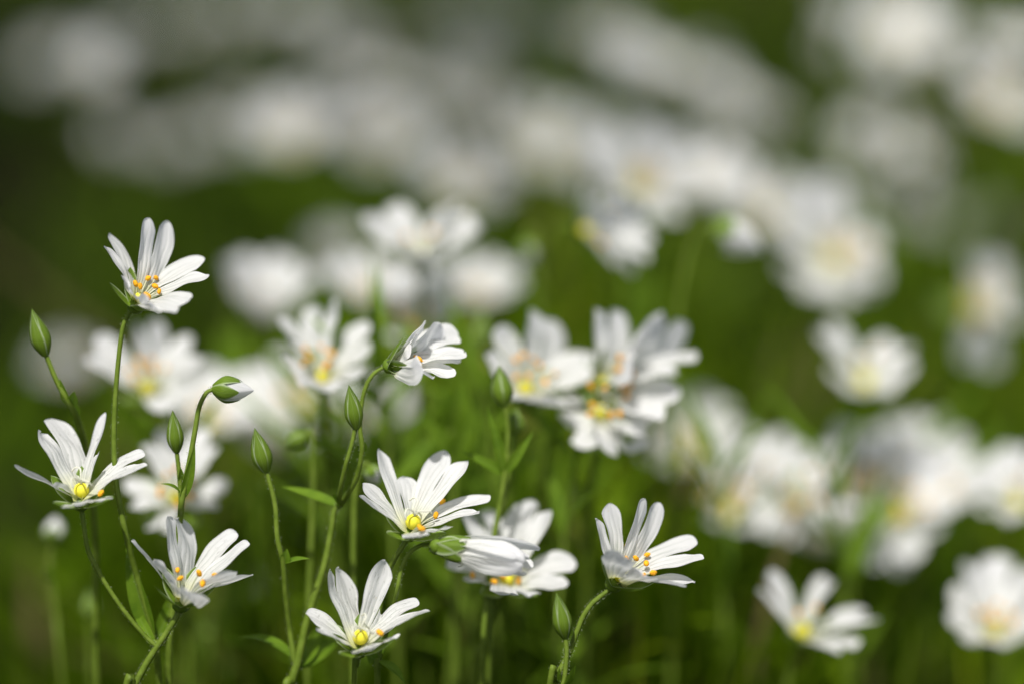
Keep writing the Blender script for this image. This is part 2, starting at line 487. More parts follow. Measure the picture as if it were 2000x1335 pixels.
# ------------------------------------------------------------------ ground
def ground():
    n = 60; xs = [-40+80*i/n for i in range(n+1)]
    f = lambda t: math.copysign(abs(t)**3, t)
    mb = MB(); rows = []; uvs = []
    for i in range(n+1):
        y = 1.0+f(2*i/n-1)*40
        row = []
        for j in range(n+1):
            x = f(2*j/n-1)*40
            row.append(V((x, y, ground_z(x, y) if abs(x) < 3 and -2 < y < 4 else 0)))
        rows.append(row); uvs.append([(p.x, p.y) for p in row])
    mb.grid(rows, uvs)
    m, nt, N = mat("soil_and_moss")
    geo = N("TexCoord").outputs['Object']
    n1 = noise(nt, geo, 6, 5, 0.6); n2 = noise(nt, geo, 90, 5, 0.65)
    soil = ramp(nt, n2, [(0.3, (0.014, 0.009, 0.004)), (0.7, (0.045, 0.031, 0.017))])
    moss = ramp(nt, n2, [(0.3, (0.010, 0.022, 0.001)), (0.7, (0.028, 0.052, 0.004))])
    col = mixc(nt, ramp(nt, n1, [(0.42, 0.0), (0.58, 1.0)]), soil, moss)
    leafy(nt, col, 0.9, 0.0, None, n2, 1.0, 0.004, 0.1)
    g = mb.build("ground", m)
    g["kind"] = "structure"
ground()

# ------------------------------------------------------------------ undergrowth: uncountable leaves and stems between the flowers
def undergrowth():
    r = np.random.default_rng(5)
    m, nt, N = mat("undergrowth_green")
    at = N("Attribute"); at.attribute_name = "tint"
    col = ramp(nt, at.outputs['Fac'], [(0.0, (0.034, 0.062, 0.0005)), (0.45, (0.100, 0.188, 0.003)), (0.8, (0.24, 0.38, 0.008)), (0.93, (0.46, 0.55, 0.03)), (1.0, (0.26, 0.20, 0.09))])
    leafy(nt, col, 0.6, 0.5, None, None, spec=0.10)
    n = UNDER_N
    vs = []; fs = []; tint = []
    segs = 4
    for k in range(n+5200):
        y = 0.40+2.4*r.random()**1.5
        x = r.uniform(-1, 1)*(0.28+0.36*y)
        mid = k >= n
        if mid: y = .452+.17*r.random()**1.2; x = (r.normal(-.008, .036) if r.random() < .75 else r.uniform(-.09, .09))*y/.45
        dn = UNDER_DENS(x, y)
        if not mid and r.random() > dn*(0.65+0.6*clump(x+7, y+2)): continue
        hmax = UNDER_H(x, y)*(1+0.5*clump(x+3, y+1))
        h = hmax*(0.35+0.65*r.random())
        w = r.uniform(0.0016, 0.0046); lean = r.uniform(0.05, 0.55); az = r.uniform(0, 2*math.pi)
        z0 = ground_z(x, y)-0.002
        st = r.random() < 0.55
        if st: z0 += h*r.uniform(0.15, 0.75); h *= 0.5; lean = r.uniform(.3, 1.1)
        if mid:
            h = r.uniform(.13, .205)-(abs(x)*.5); w = r.uniform(.0007, .0022) if y < .5 else r.uniform(.0016, .0046); lean *= .35; z0 = ground_z(x, y)
            if st: z0 = r.uniform(.10, .17)-abs(x)*.5; h = r.uniform(.02, .04); lean = r.uniform(.2, .9)
        dx, dy = math.cos(az), math.sin(az); fa = r.uniform(0, math.pi); wx, wy = math.cos(fa), math.sin(fa)
        b = len(vs)
        for i in range(segs+1):
            t = i/segs; ww = w*(math.sin(math.pi*min(1, .12+t*.88)))**.8/2+1e-5
            cx = x+dx*lean*h*t*t; cy = y+dy*lean*h*t*t; cz = z0+h*t*(1-0.25*lean*t)
            vs.append((cx-wx*ww, cy-wy*ww, cz)); vs.append((cx+wx*ww, cy+wy*ww, cz))
        tt = min(0.97, max(0, r.normal(0.38+(.10 if y > .7 else 0), 0.17)+0.42*clump(x, y)-(.20 if x/max(y, .1) < -.125 else 0)))  # back blades coloured lighter to offset the shade there; left rim tinted darker
        if mid and r.random() < .4: tt = min(.97, tt+.3)
        if r.random() < 0.03: tt = 1.0
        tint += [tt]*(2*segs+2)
        for i in range(segs): fs.append((b+2*i, b+2*i+1, b+2*i+3, b+2*i+2))
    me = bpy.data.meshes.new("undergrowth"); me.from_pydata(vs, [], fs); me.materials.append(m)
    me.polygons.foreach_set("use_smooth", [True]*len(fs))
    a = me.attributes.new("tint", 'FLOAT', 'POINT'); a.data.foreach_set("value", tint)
    o = bpy.data.objects.new("undergrowth", me); SC.collection.objects.link(o)
    o["kind"] = "stuff"; o["label"] = "dense green undergrowth of narrow leaves and stems between the flowers"; o["category"] = "undergrowth"
UNDER_N = 26000
def clump(x, y):
    return 0.5*(math.sin(31*x+9*math.sin(17*y))*math.cos(23*y+5*math.sin(13*x))+math.sin(67*x+3)*math.sin(49*y+4*math.sin(21*x)))
def UNDER_DENS(x, y):
    c = x/max(y, .1)                      # left rim of the patch is thin, with bare soil showing
    return 0.35 if c < -0.165+0.02*math.sin(9*y) else (0.6 if y > 1.7 else 1.0)
def UNDER_H(x, y):
    return 0.10 if y < 0.52 else (0.135 if y < 0.60 else (0.19 if y < .75 else max(.10, .165-(y-.75)*.4)))
undergrowth()

# ------------------------------------------------------------------ the sharp flowers in front
def root_at(pts):
    p = pts[-1]; return V((p.x, p.y, ground_z(p.x, p.y)))
SR = random.Random(3)
MMR = 0.001
FLW, BUDC = "stitchwort flower", "stitchwort"

# tall flower at upper left
def build_front():
    k = D*PXR
    def T(lst): return lst
    # --- 1 tall flower, upper left
    d = D+0.001
    st = to_ground(px_path([(264, 600), (250, 616), (238, 650), (228, 740), (223, 840), (226, 930), (243, 1030), (266, 1120, D+.004), (300, 1240, D+.006), (312, 1340, D+.008)], d), SR)
    rt = thing("stitchwort_plant", "tallest sharp white flower at upper left, half cupped on a long bare green stem", FLW, root_at(st), "sharp stitchwort flowers in front")
    stem(rt, st, .00042, .0007, hairs=260, seed=1)
    leaf(rt, P(300, 1245, D+.006), P(246, 1062, D+.005), DIR(-.5, .1, .8), .0042, .03, .3)
    leaf(rt, P(303, 1250, D+.006), P(352, 1130, D+.012), DIR(.5, .2, .6), .0035, .05, .3)
    L = .0148; ax = DIR(.42, .72, .42); C = P(266, 596, d)
    pe = px_petals(C, (266, 596), d, [
        dict(tips=((203, 482), (212, 457)), s=-1, L=.95, dd=20, bow=.12, sep=.36),
        dict(tips=((289, 426), (327, 432)), s=1, dd=55, bow=.10, sep=.30, tipp=.62),
        dict(tips=((400, 506), (409, 540)), s=1, dd=35, bow=.12, sep=.36),
        dict(tips=((370, 590), (342, 611)), s=-1, L=.9, bow=.10, sep=.36),
        dict(tips=((254, 562), (292, 588)), s=-1, L=.60, bow=.02, sep=.36, cup=.15, hw=.0024, clf=.22)], L, ax)
    flower(rt, C, ax, pe, L, stam_px=[(276, 534, d+.002), (288, 544, d+.001), (305, 543, d+.002), (303, 559, d-.001), (311, 569, d-.002), (265, 554, d-.001), (274, 559, d-.002), (286, 576, d-.004), (291, 580, d-.003)], rs=1, ovr=.7, styles=False)

    # --- 2 and 4 share one stem at lower left
    d = D-0.002
    node = P(300, 1262, d)
    st = to_ground(px_path([(352, 1190), (343, 1206), (322, 1240), (300, 1272), (280, 1305), (262, 1340), (240, 1385)], d), SR)
    rt = thing("stitchwort_plant", "two worn white flowers forking off one stem at lower left", FLW, root_at(st), "sharp stitchwort flowers in front")
    stem(rt, st, .00050, .0008, hairs=240, seed=2)
    stem(rt, px_path([(158, 984), (163, 1020), (172, 1072), (196, 1122), (235, 1182), (275, 1232), (306, 1262)], d), .00042, .00046, hairs=120, seed=3)
    leaf(rt, P(304, 1262, d+.001), P(262, 1180, d+.012), DIR(-.3, .3, .7), .002, .04, .3)
    L = .0146; ax = DIR(.05, .82, .52); C = P(158, 980, d)
    pe = px_petals(C, (158, 980), d, [
        dict(tips=((28, 908), (104, 945)), s=-1, dd=-25, bow=.06, sep=.40, L=.95),
        dict(tips=((86, 836), (101, 812)), s=1, dd=75, bow=.08, sep=.27, hw=.0027, curl=-.1, clf=.25),
        dict(tips=((214, 810), (220, 838)), s=1, dd=60, bow=.08, sep=.38, tipp=.7, trim=(1, .58), curl=.12),
        dict(tips=((280, 879), (286, 902)), s=1, dd=20, bow=.10, sep=.34, curl=-.1),
        dict(tips=((205, 972), (142, 984)), s=-1, L=.55, bow=-.02, sep=.62, curl=.0, cup=.0)], L, ax)
    flower(rt, C, ax, pe, L, pm=M_WORN, stam_px=[(133, 927, d+.003), (197, 962, d-.002)], ovary=P(159, 957, d), rs=2)
    L = .0150; ax = DIR(.10, .86, .36); C = P(354, 1178, d)
    pe = px_petals(C, (354, 1178), d, [
        dict(tips=((258, 1053), (300, 1092)), s=-1, dd=-15, bow=.06, sep=.34, L=.9),
        dict(tips=((332, 1006), (352, 1010)), s=1, dd=50, bow=.06, sep=.24, hw=.0027, clf=.3),
        dict(tips=((462, 1038), (486, 1058)), s=1, dd=40, bow=.10, sep=.32, hw=.0021),
        dict(tips=((494, 1124), (462, 1118)), s=-1, dd=-35, bow=.10, sep=.36, L=.9),
        dict(tips=((330, 1126), (372, 1154)), s=-1, L=.66, bow=.03, sep=.36, cup=.15, hw=.0024, clf=.2)], L, ax)
    flower(rt, C, ax, pe, L, pm=M_SCUFF, stam_px=[(347, 1112, d-.001), (389, 1118, d-.002), (420, 1122, d-.002), (396, 1138, d-.004), (352, 1128, d-.003)], rs=4, ovr=.7, styles=False)

    # --- 5, 6, 8 on one stem, lower centre
    d = D
    st = to_ground(px_path([(797, 1050), (786, 1066), (768, 1095, D+.003), (752, 1135, D+.005), (742, 1190, D+.006), (738, 1250, D+.006), (737, 1300, D+.005), (738, 1360, D+.005)], d), SR)
    rt = thing("stitchwort_plant", "lower central stem with one open, one worn, one half shut flower", FLW, root_at(st), "sharp stitchwort flowers in front")
    stem(rt, st, .00045, .0007, hairs=240, seed=5)
    stem(rt, px_path([(852, 1066), (835, 1062), (817, 1066), (797, 1082), (783, 1115), (776, 1150), (767, 1192, D+.003), (752, 1245, D+.005), (739, 1292, D+.005)], d), .00040, .00045, hairs=150, seed=6)
    stem(rt, to_ground(px_path([(699, 1274), (696, 1300), (691, 1350)], D-.003), SR), .00042, .0006, hairs=160, seed=7)
    leaf(rt, P(741, 1290, D+.003), P(793, 1338, D+.002), DIR(.4, .6, .6), .0020, .15, .3)
    leaf(rt, P(736, 1290, D+.004), P(716, 1276, D+.004), DIR(-.3, .4, .7), .0022, .05, .3)
    leaf(rt, P(745, 1275, D+.004), P(748, 1262, D+.004), DIR(0, .4, .7), .0012, .05, .3)
    L = .0148; ax = DIR(.16, .76, .60); C = P(798, 1040, d)
    pe = px_petals(C, (798, 1040), d, [
        dict(tips=((706, 946), (701, 968)), s=-1, dd=-20, bow=.06, sep=.34, L=.9),
        dict(tips=((741, 877), (790, 930)), s=1, dd=70, bow=.06, sep=.30, hw=.0016),
        dict(tips=((872, 882), (912, 900)), s=1, dd=75, bow=.08, sep=.32, hw=.0017),
        dict(tips=((958, 970), (936, 998)), s=1, dd=30, bow=.10, sep=.30, hw=.0019),
        dict(tips=((874, 1030), (822, 1046)), s=-1, L=.60, bow=.0, sep=.55, curl=.05, cup=.0)], L, ax)
    flower(rt, C, ax, pe, L, pm=M_SCUFF, stam_px=[(831, 975, d+.004), (864, 979, d+.004), (851, 1005, d-.001), (820, 1028, d-.005), (824, 1031, d-.006), (818, 977, d+.005)], ovary=P(807, 1018, d-.001), rs=5)
    d = D-.003; L = .0144; ax = DIR(.05, .78, .60); C = P(700, 1268, d)
    pe = px_petals(C, (700, 1268), d, [
        dict(tips=((597, 1196), (616, 1230)), s=-1, dd=-25, bow=.06, sep=.40, L=.9),
        dict(tips=((634, 1122), (650, 1117)), s=1, dd=70, bow=.06, sep=.24, hw=.0026, curl=.22, clf=.28),
        dict(tips=((753, 1094), (777, 1170)), s=1, dd=65, bow=.06, sep=.36, hw=.0019, trim=(1, .62)),
        dict(tips=((815, 1166), (836, 1184)), s=1, dd=15, bow=.10, sep=.34, curl=-.15),
        dict(tips=((772, 1242), (720, 1264)), s=-1, L=.55, bow=-.02, sep=.62, curl=.0, cup=.0)], L, ax)
    flower(rt, C, ax, pe, L, pm=M_WORN, stam_px=[(742, 1234, d-.003), (707, 1200, d+.005)], ovary=P(704, 1243, d-.001), rs=8)
    # half shut flower lying sideways
    d = D-.003; L = .0145; C = P(856, 1066, d); ax = (P(985, 1088, d-.002)-C).normalized()
    e1 = ax.cross(FZ).normalized(); e2 = ax.cross(e1); pe = []
    for i in range(5):
        a = 0.5+i*2*math.pi/5; pol = .07
        def tp(aa, l=1.0, pl=pol): return C+ax*(L*l*math.cos(pl))+(e1*math.cos(aa)+e2*math.sin(aa))*(L*l*math.sin(pl)*1.25)
        pe.append(dict(TL=tp(a-.34, 1.0-.03*i), TR=tp(a+.34, .93+.03*i, .09), bow=-.19, cup=.30, hw=.0019, tipp=.5, curl=.08-.07*i, clf=.25))
    h = flower(rt, C, ax, pe, L, rs=6, nst=0, sepals=False, ovr=.5)
    for i in range(5):
        a = 0.5+0.628+i*2*math.pi/5; rad = e1*math.cos(a)+e2*math.sin(a)
        mb = MB(); sheet(mb, C-ax*(.10*L), C+ax*(.34*L)+rad*(.15*L), -rad, .26*L, -.14, .60, 12, 6, 'sepal')
        mb.build("sepal", M_SEPAL, h, C)

    # --- 9 right hero with its bud
    d = D
    st = to_ground(px_path([(1196, 1147), (1178, 1160), (1156, 1178), (1138, 1205), (1124, 1240), (1112, 1272), (1098, 1300), (1083, 1328), (1070, 1365)], d), SR)
    rt = thing("stitchwort_plant", "sharp cupped white flower right of centre at the bottom, over a slim upright green bud", FLW, root_at(st), "sharp stitchwort flowers in front")
    stem(rt, st, .00046, .0007, hairs=320, seed=9)
    stem(rt, px_path([(1104, 1242), (1107, 1270), (1105, 1300), (1100, 1335), (1085, 1370)], D-.002), .00046, .0005, hairs=120, seed=10)
    bud(rt, P(1104, 1244, D-.002), P(1087, 1156, D-.003), .0029, 0, rs=9)
    leaf(rt, P(1103, 1338, D-.002), P(1124, 1296, D-.004), DIR(.5, .2, .7), .0016, .02, .3)
    leaf(rt, P(1095, 1335, D-.001), P(1093, 1302, D-.003), DIR(-.5, .2, .7), .0011, .02, .3)
    L = .0152; ax = DIR(.50, .68, .40); C = P(1200, 1138, d)
    pe = px_petals(C, (1200, 1138), d, [
        dict(tips=((1163, 1011), (1188, 982)), s=-1, dd=20, bow=.06, sep=.34, L=.9),
        dict(tips=((1257, 972), (1287, 980)), s=1, dd=50, bow=.08, sep=.26, hw=.00165, tipp=.62, clf=-.04),
        dict(tips=((1361, 1056), (1374, 1088)), s=1, dd=40, bow=.11, sep=.36, hw=.0018),
        dict(tips=((1357, 1139), (1340, 1146)), s=-1, dd=-30, bow=.10, sep=.36, hw=.0017),
        dict(tips=((1220, 1086), (1258, 1120)), s=-1, L=.64, bow=.02, sep=.36, cup=.15, hw=.0026, clf=.2)], L, ax)
    flower(rt, C, ax, pe, L, stam_px=[(1227, 1068, d+.004), (1224, 1090, d), (1242, 1089, d-.001), (1264, 1082, d+.002), (1262, 1099, d-.001), (1276, 1117, d-.002), (1257, 1122, d-.003)], rs=9, ovr=.65, styles=False)

    # --- 7 soft flower right of the half shut one
    d = D+.016
    C = P(987, 1140, d); ax = DIR(.20, .70, .68); L = .0150
    st = to_ground([C, C-ax*.006, P(968, 1190, d+.004), P(945, 1260, d+.008), P(925, 1340, d+.01)], SR)
    rt = thing("stitchwort_plant", "slightly soft white flower partly hidden behind the half shut one", FLW, root_at(st), "sharp stitchwort flowers in front")
    stem(rt, st, .0005, .0008, seed=11)
    pe = px_petals(C, (987, 1140), d, [
        dict(tips=((872, 1102), (905, 1130)), s=-1, dd=-20, bow=.06, sep=.34, hw=.0022),
        dict(tips=((912, 1004), (946, 996)), s=1, dd=70, bow=.06, sep=.34, hw=.0028, clf=.2),
        dict(tips=((1040, 976), (1072, 996)), s=1, dd=60, bow=.08, sep=.32, hw=.0025),
        dict(tips=((1126, 1100), (1110, 1138)), s=1, dd=0, bow=.10, sep=.34, hw=.0024),
        dict(tips=((1034, 1158), (994, 1160)), s=-1, L=.75, bow=.0, sep=.5, hw=.0022, cup=0)], L, ax)
    flower(rt, C, ax, pe, L, stam_px=[(975, 1058, d), (1016, 1086, d+.002), (1001, 1112, d), (1013, 1133, d-.002), (983, 1125, d-.003), (923, 1122, d-.003), (965, 1135, d-.004)], rs=7)

    # --- 3 the flower opening to the right with its bud, plus the fork below
    d = D+.002
    main = to_ground(px_path([(662, 985), (652, 1000), (646, 1040), (634, 1100), (616, 1158), (596, 1225), (582, 1290), (568, 1335), (555, 1400)], D+.008), SR)
    rt = thing("stitchwort_plant", "forked stem at centre left, crisp flower facing right above a pointed bud", FLW, root_at(main), "sharp stitchwort flowers in front")
    stem(rt, main, .00052, .0010, hairs=200, seed=12)
    stem(rt, px_path([(757, 716), (744, 720), (728, 732), (714, 756), (706, 790), (703, 835), (707, 880), (694, 938, D+.004), (664, 986, D+.008)], d), .00040, .00052, hairs=260, seed=13)
    stem(rt, px_path([(694, 834), (687, 868), (676, 905), (666, 950, D+.004), (660, 988, D+.008)], d), .00042, .0005, hairs=120, seed=14)
    bud(rt, P(696, 836, d), P(681, 751, d-.001), .0028, 0, rs=3)
    leaf(rt, P(662, 988, D+.008), P(549, 949, D+.012), DIR(-.1, .8, .4), .0026, .03, .3)
    leaf(rt, P(664, 984, D+.008), P(648, 966, D+.004), DIR(0, .3, .8), .0018, .03, .3)
    leaf(rt, P(708, 884, d+.002), P(712, 862, d), DIR(.5, .2, .7), .0014, .02, .3)
    leaf(rt, P(706, 888, d+.002), P(700, 866, d), DIR(-.5, .2, .7), .0014, .02, .3)
    # the side stalk and its bud
    stem(rt, px_path([(520, 918), (529, 950), (538, 990), (542, 1050), (553, 1100, D+.004), (558, 1165, D+.006), (566, 1230, D+.008), (574, 1282, D+.008), (578, 1296, D+.008)], D+.003), .00045, .00062, hairs=150, seed=15)
    bud(rt, P(520, 920, D+.003), P(497, 835, D+.002), .0031, 0, rs=5)
    leaf(rt, P(556, 1100, D+.004), P(605, 1090, D+.003), DIR(.1, .8, .4), .0018, .06, .3)
    leaf(rt, P(554, 1100, D+.004), P(561, 1070, D+.003), DIR(.2, .3, .8), .0019, .02, .3)
    leaf(rt, P(574, 1285, D+.008), P(462, 1246, D+.012), DIR(0, .9, .3), .0028, .14, .3)
    leaf(rt, P(580, 1300, D+.008), P(628, 1215, D+.016), DIR(.5, .2, .6), .0032, .06, .3)
    leaf(rt, P(584, 1305, D+.009), P(668, 1232, D+.022), DIR(.5, .5, .6), .0030, .10, .3)
    L = .0128; C = P(762, 714, d); ax = DIR(.86, .30, .34)
    pe = px_petals(C, (762, 714), d, [
        dict(tips=((829, 628), (862, 634)), s=1, dd=30, bow=.10, sep=.46, hw=.0025, clf=.1),
        dict(tips=((896, 654), (907, 688)), s=1, dd=65, bow=.10, sep=.44, hw=.0026, clf=.1),
        dict(tips=((901, 700), (890, 728)), s=1, dd=20, bow=.08, sep=.44, hw=.0026, clf=.1),
        dict(tips=((880, 737), (846, 738)), s=-1, dd=-45, bow=.10, sep=.40, hw=.0017),
        dict(tips=((803, 672), (822, 716)), s=-1, dd=-62, bow=.06, sep=.46, hw=.0023, clf=.1)], L, ax)
    flower(rt, C, ax, pe, L, stam_px=[(812, 697, d), (818, 700, d-.001), (822, 707, d), (814, 703, d+.001), (824, 698, d+.002)], rs=3, ovr=.7, sepal_w=1.45)

    # --- buds on their own stems at the left
    st = to_ground(px_path([(415, 760), (402, 768), (389, 795), (381, 840), (372, 890), (362, 940), (354, 985), (352, 1010, D+.004), (345, 1080, D+.006), (338, 1180, D+.008), (330, 1340, D+.01)], D+.001), SR)
    rt = thing("stitchwort_plant", "stem at left with a nodding white tipped bud above a closed green bud", BUDC, root_at(st), "stitchwort stems carrying only buds")
    stem(rt, st, .00042, .0008, hairs=240, seed=20)
    bud(rt, P(417, 758, D+.001), P(496, 762, D), .0042, .30, rs=2, label="nodding bud showing its white petal tips")
    stem(rt, px_path([(345, 880), (348, 905), (351, 935), (354, 985)], D+.003), .00042, .0005, seed=21)
    bud(rt, P(345, 882, D+.003), P(337, 800, D+.002), .0026, 0, rs=4, label="slim closed green bud")
    leaf(rt, P(354, 968, D+.001), P(313, 944, D-.001), DIR(-.1, .8, .5), .0014, .16, .3)
    leaf(rt, P(356, 975, D+.001), P(381, 868, D), DIR(.5, .1, .8), .0020, .02, .4)
    leaf(rt, P(352, 940, D+.003), P(353, 912, D+.002), DIR(.5, .1, .8), .0012, .02, .4)
    st = to_ground(px_path([(90, 692), (98, 712), (112, 745), (132, 782), (150, 815, D+.008), (166, 870, D+.012), (178, 960, D+.016), (186, 1080, D+.02), (190, 1340, D+.024)], D+.005), SR)
    rt = thing("stitchwort_plant", "leaning stem with one closed pointed green bud at the left edge", BUDC, root_at(st), "stitchwort stems carrying only buds")
    stem(rt, st, .00046, .0007, hairs=100, seed=22)
    bud(rt, P(90, 693, D+.005), P(62, 603, D+.004), .0031, 0, rs=6)
    leaf(rt, P(134, 790, D+.006), P(117, 738, D+.004), DIR(-.3, .2, .8), .0016, .02, .3)
    leaf(rt, P(136, 792, D+.006), P(145, 762, D+.004), DIR(.3, .2, .8), .0022, .02, .3)
    leaf(rt, P(150, 815, D+.008), P(138, 776, D+.006), DIR(.3, .2, .8), .0018, .02, .3)

    # --- soft buds a little further back
    def single_bud(base, tip, d, w, white, label, path, rs, leaves=()):
        st = to_ground(px_path([base]+path, d), SR)
        rt = thing("stitchwort_plant", label, BUDC, root_at(st), "stitchwort stems carrying only buds")
        stem(rt, st, .00045, .0007, seed=rs, k=6, n=6)
        bud(rt, P(*base, d), P(*tip, d), w, white, False, rs=rs)
        for (a, b, w_) in leaves: leaf(rt, P(*a, d), P(*b, d-.002), DIR(.2, .3, .8), w_, .05, .3, n=8)
        return rt
    single_bud((104, 1058), (109, 1008), D+.045, .0042, .35, "small blurred bud with a white tip low at the left edge", [(100, 1075), (98, 1120), (108, 1200), (122, 1340)], 31, [((100, 1140), (84, 1100), .002)])
    single_bud((722, 908), (738, 945), D+.018, .0033, .40, "drooping green bud with white tip just left of the striped central flower", [(712, 904), (700, 925), (692, 980), (690, 1100), (690, 1340)], 32)
    single_bud((598, 850), (552, 874), D+.022, .0030, 0, "dark green drooping bud under the soft flower at centre left", [(604, 842), (610, 850), (612, 900), (610, 1000), (600, 1340)], 33)
    single_bud((985, 792), (974, 712), D+.014, .0034, 0, "green bud standing right of centre, taller of the two by the white cluster", [(990, 815), (992, 860), (986, 930), (972, 1010), (955, 1120), (940, 1340)], 34, [((986, 925), (900, 880), .0019), ((986, 925), (1042, 840), .0018), ((984, 930), (950, 790), .0019)])
    single_bud((1006, 850), (1010, 795), D+.020, .0032, 0, "dark narrow bud close under the white cluster right of centre", [(1004, 870), (996, 910), (984, 970), (965, 1060), (955, 1340)], 35)
    single_bud((1028, 470), (1038, 520), D+.075, .0042, .5, "tiny white tipped bud hanging above the centre", [(1030, 458), (1042, 450), (1052, 490), (1052, 620), (1050, 1340)], 36)
    single_bud((1395, 440), (1490, 490), D+.062, .0068, .62, "blurred fat white bud pointing right, above the right hand flowers", [(1380, 440), (1362, 455), (1340, 520), (1320, 700), (1310, 1340)], 37)
    single_bud((938, 690), (945, 600), D+.06, .0036, 0, "blurred green bud behind the crisp flower that faces right", [(938, 700), (936, 760), (932, 900), (930, 1340)], 38)
    single_bud((800, 690), (790, 625), D+.05, .0030, 0, "blurred green bud just behind the crisp flower facing right", [(804, 705), (830, 760), (862, 830), (880, 1000), (884, 1340)], 39)
    single_bud((176, 1210), (176, 1150), D+.05, .003, 0, "blurred green bud low at left, between the two scratched flowers", [(176, 1225), (178, 1300), (180, 1345)], 40)
build_front()

# ------------------------------------------------------------------ the soft and blurred flowers behind
def soft_flower(label, px, py, d, ax, theta=52, spin=0.0, L=.0145, keep=False, group="blurred stitchwort flowers behind", specs=None, hi=False, lean=0.0, nst=8, fat=1.0, skip=()):
    if d > .49 and not keep: d2 = D+(d-D)*1.3; L *= min(d2/d, 1.12); d = d2
    C = P(px, py, d); r = random.Random(int(px*7+py*13))
    a0 = DIR(*ax)
    e1 = a0.cross(FZ)
    e1 = e1.normalized() if e1.length > .1 else RX.copy()
    e2 = a0.cross(e1)
    pe = []
    if specs:
        pe = px_petals(C, (px, py), d, specs, L, a0)
    for i in range(0 if specs else 5):
        a = math.radians(spin)+i*2*math.pi/5+r.uniform(-.12, .12); th = math.radians(theta+r.uniform(-9, 9)); l = L*r.uniform(.92, 1.06)
        def tp(aa, ll): return C+a0*(ll*math.cos(th))+(e1*math.cos(aa)+e2*math.sin(aa))*(ll*math.sin(th))
        sp = .21/max(math.sin(th), .5)
        pe.append(dict(TL=tp(a-sp, l*r.uniform(.95, 1)), TR=tp(a+sp, l*r.uniform(.95, 1)), bow=.10, hw=.150*L*fat, curl=r.uniform(-.08, .08)))
    p1 = C-a0*.005; p2 = p1+V((-a0.x*.006+lean*.02, -a0.y*.006, -.018))
    p3 = p2+V((lean*.03+r.uniform(-.006, .006), r.uniform(-.004, .01), -.045))
    g = V((p3.x+lean*.03+r.uniform(-.01, .01), p3.y+r.uniform(0, .015), 0)); g.z = ground_z(g.x, g.y)-.003
    st = [C, p1, p2, p3, g]
    rt = thing("stitchwort_plant", label, FLW, V((g.x, g.y, g.z+.003)), group)
    stem(rt, st, .0006, .0009, k=5, n=6, seed=1)
    for q in (p2.lerp(p3, .8), p3.lerp(g, .35)):
        a = r.uniform(0, 6.28)
        for z in (0, math.pi):
            o = V((math.cos(a+z), math.sin(a+z), .7))
            leaf(rt, q, q+o*.022, V((0, 0, 1)), .0035, .06, .25, n=7)
    flower(rt, C, a0, pe, L, hi=hi, rs=int(px+py), nst=nst, styles=hi)
    return rt

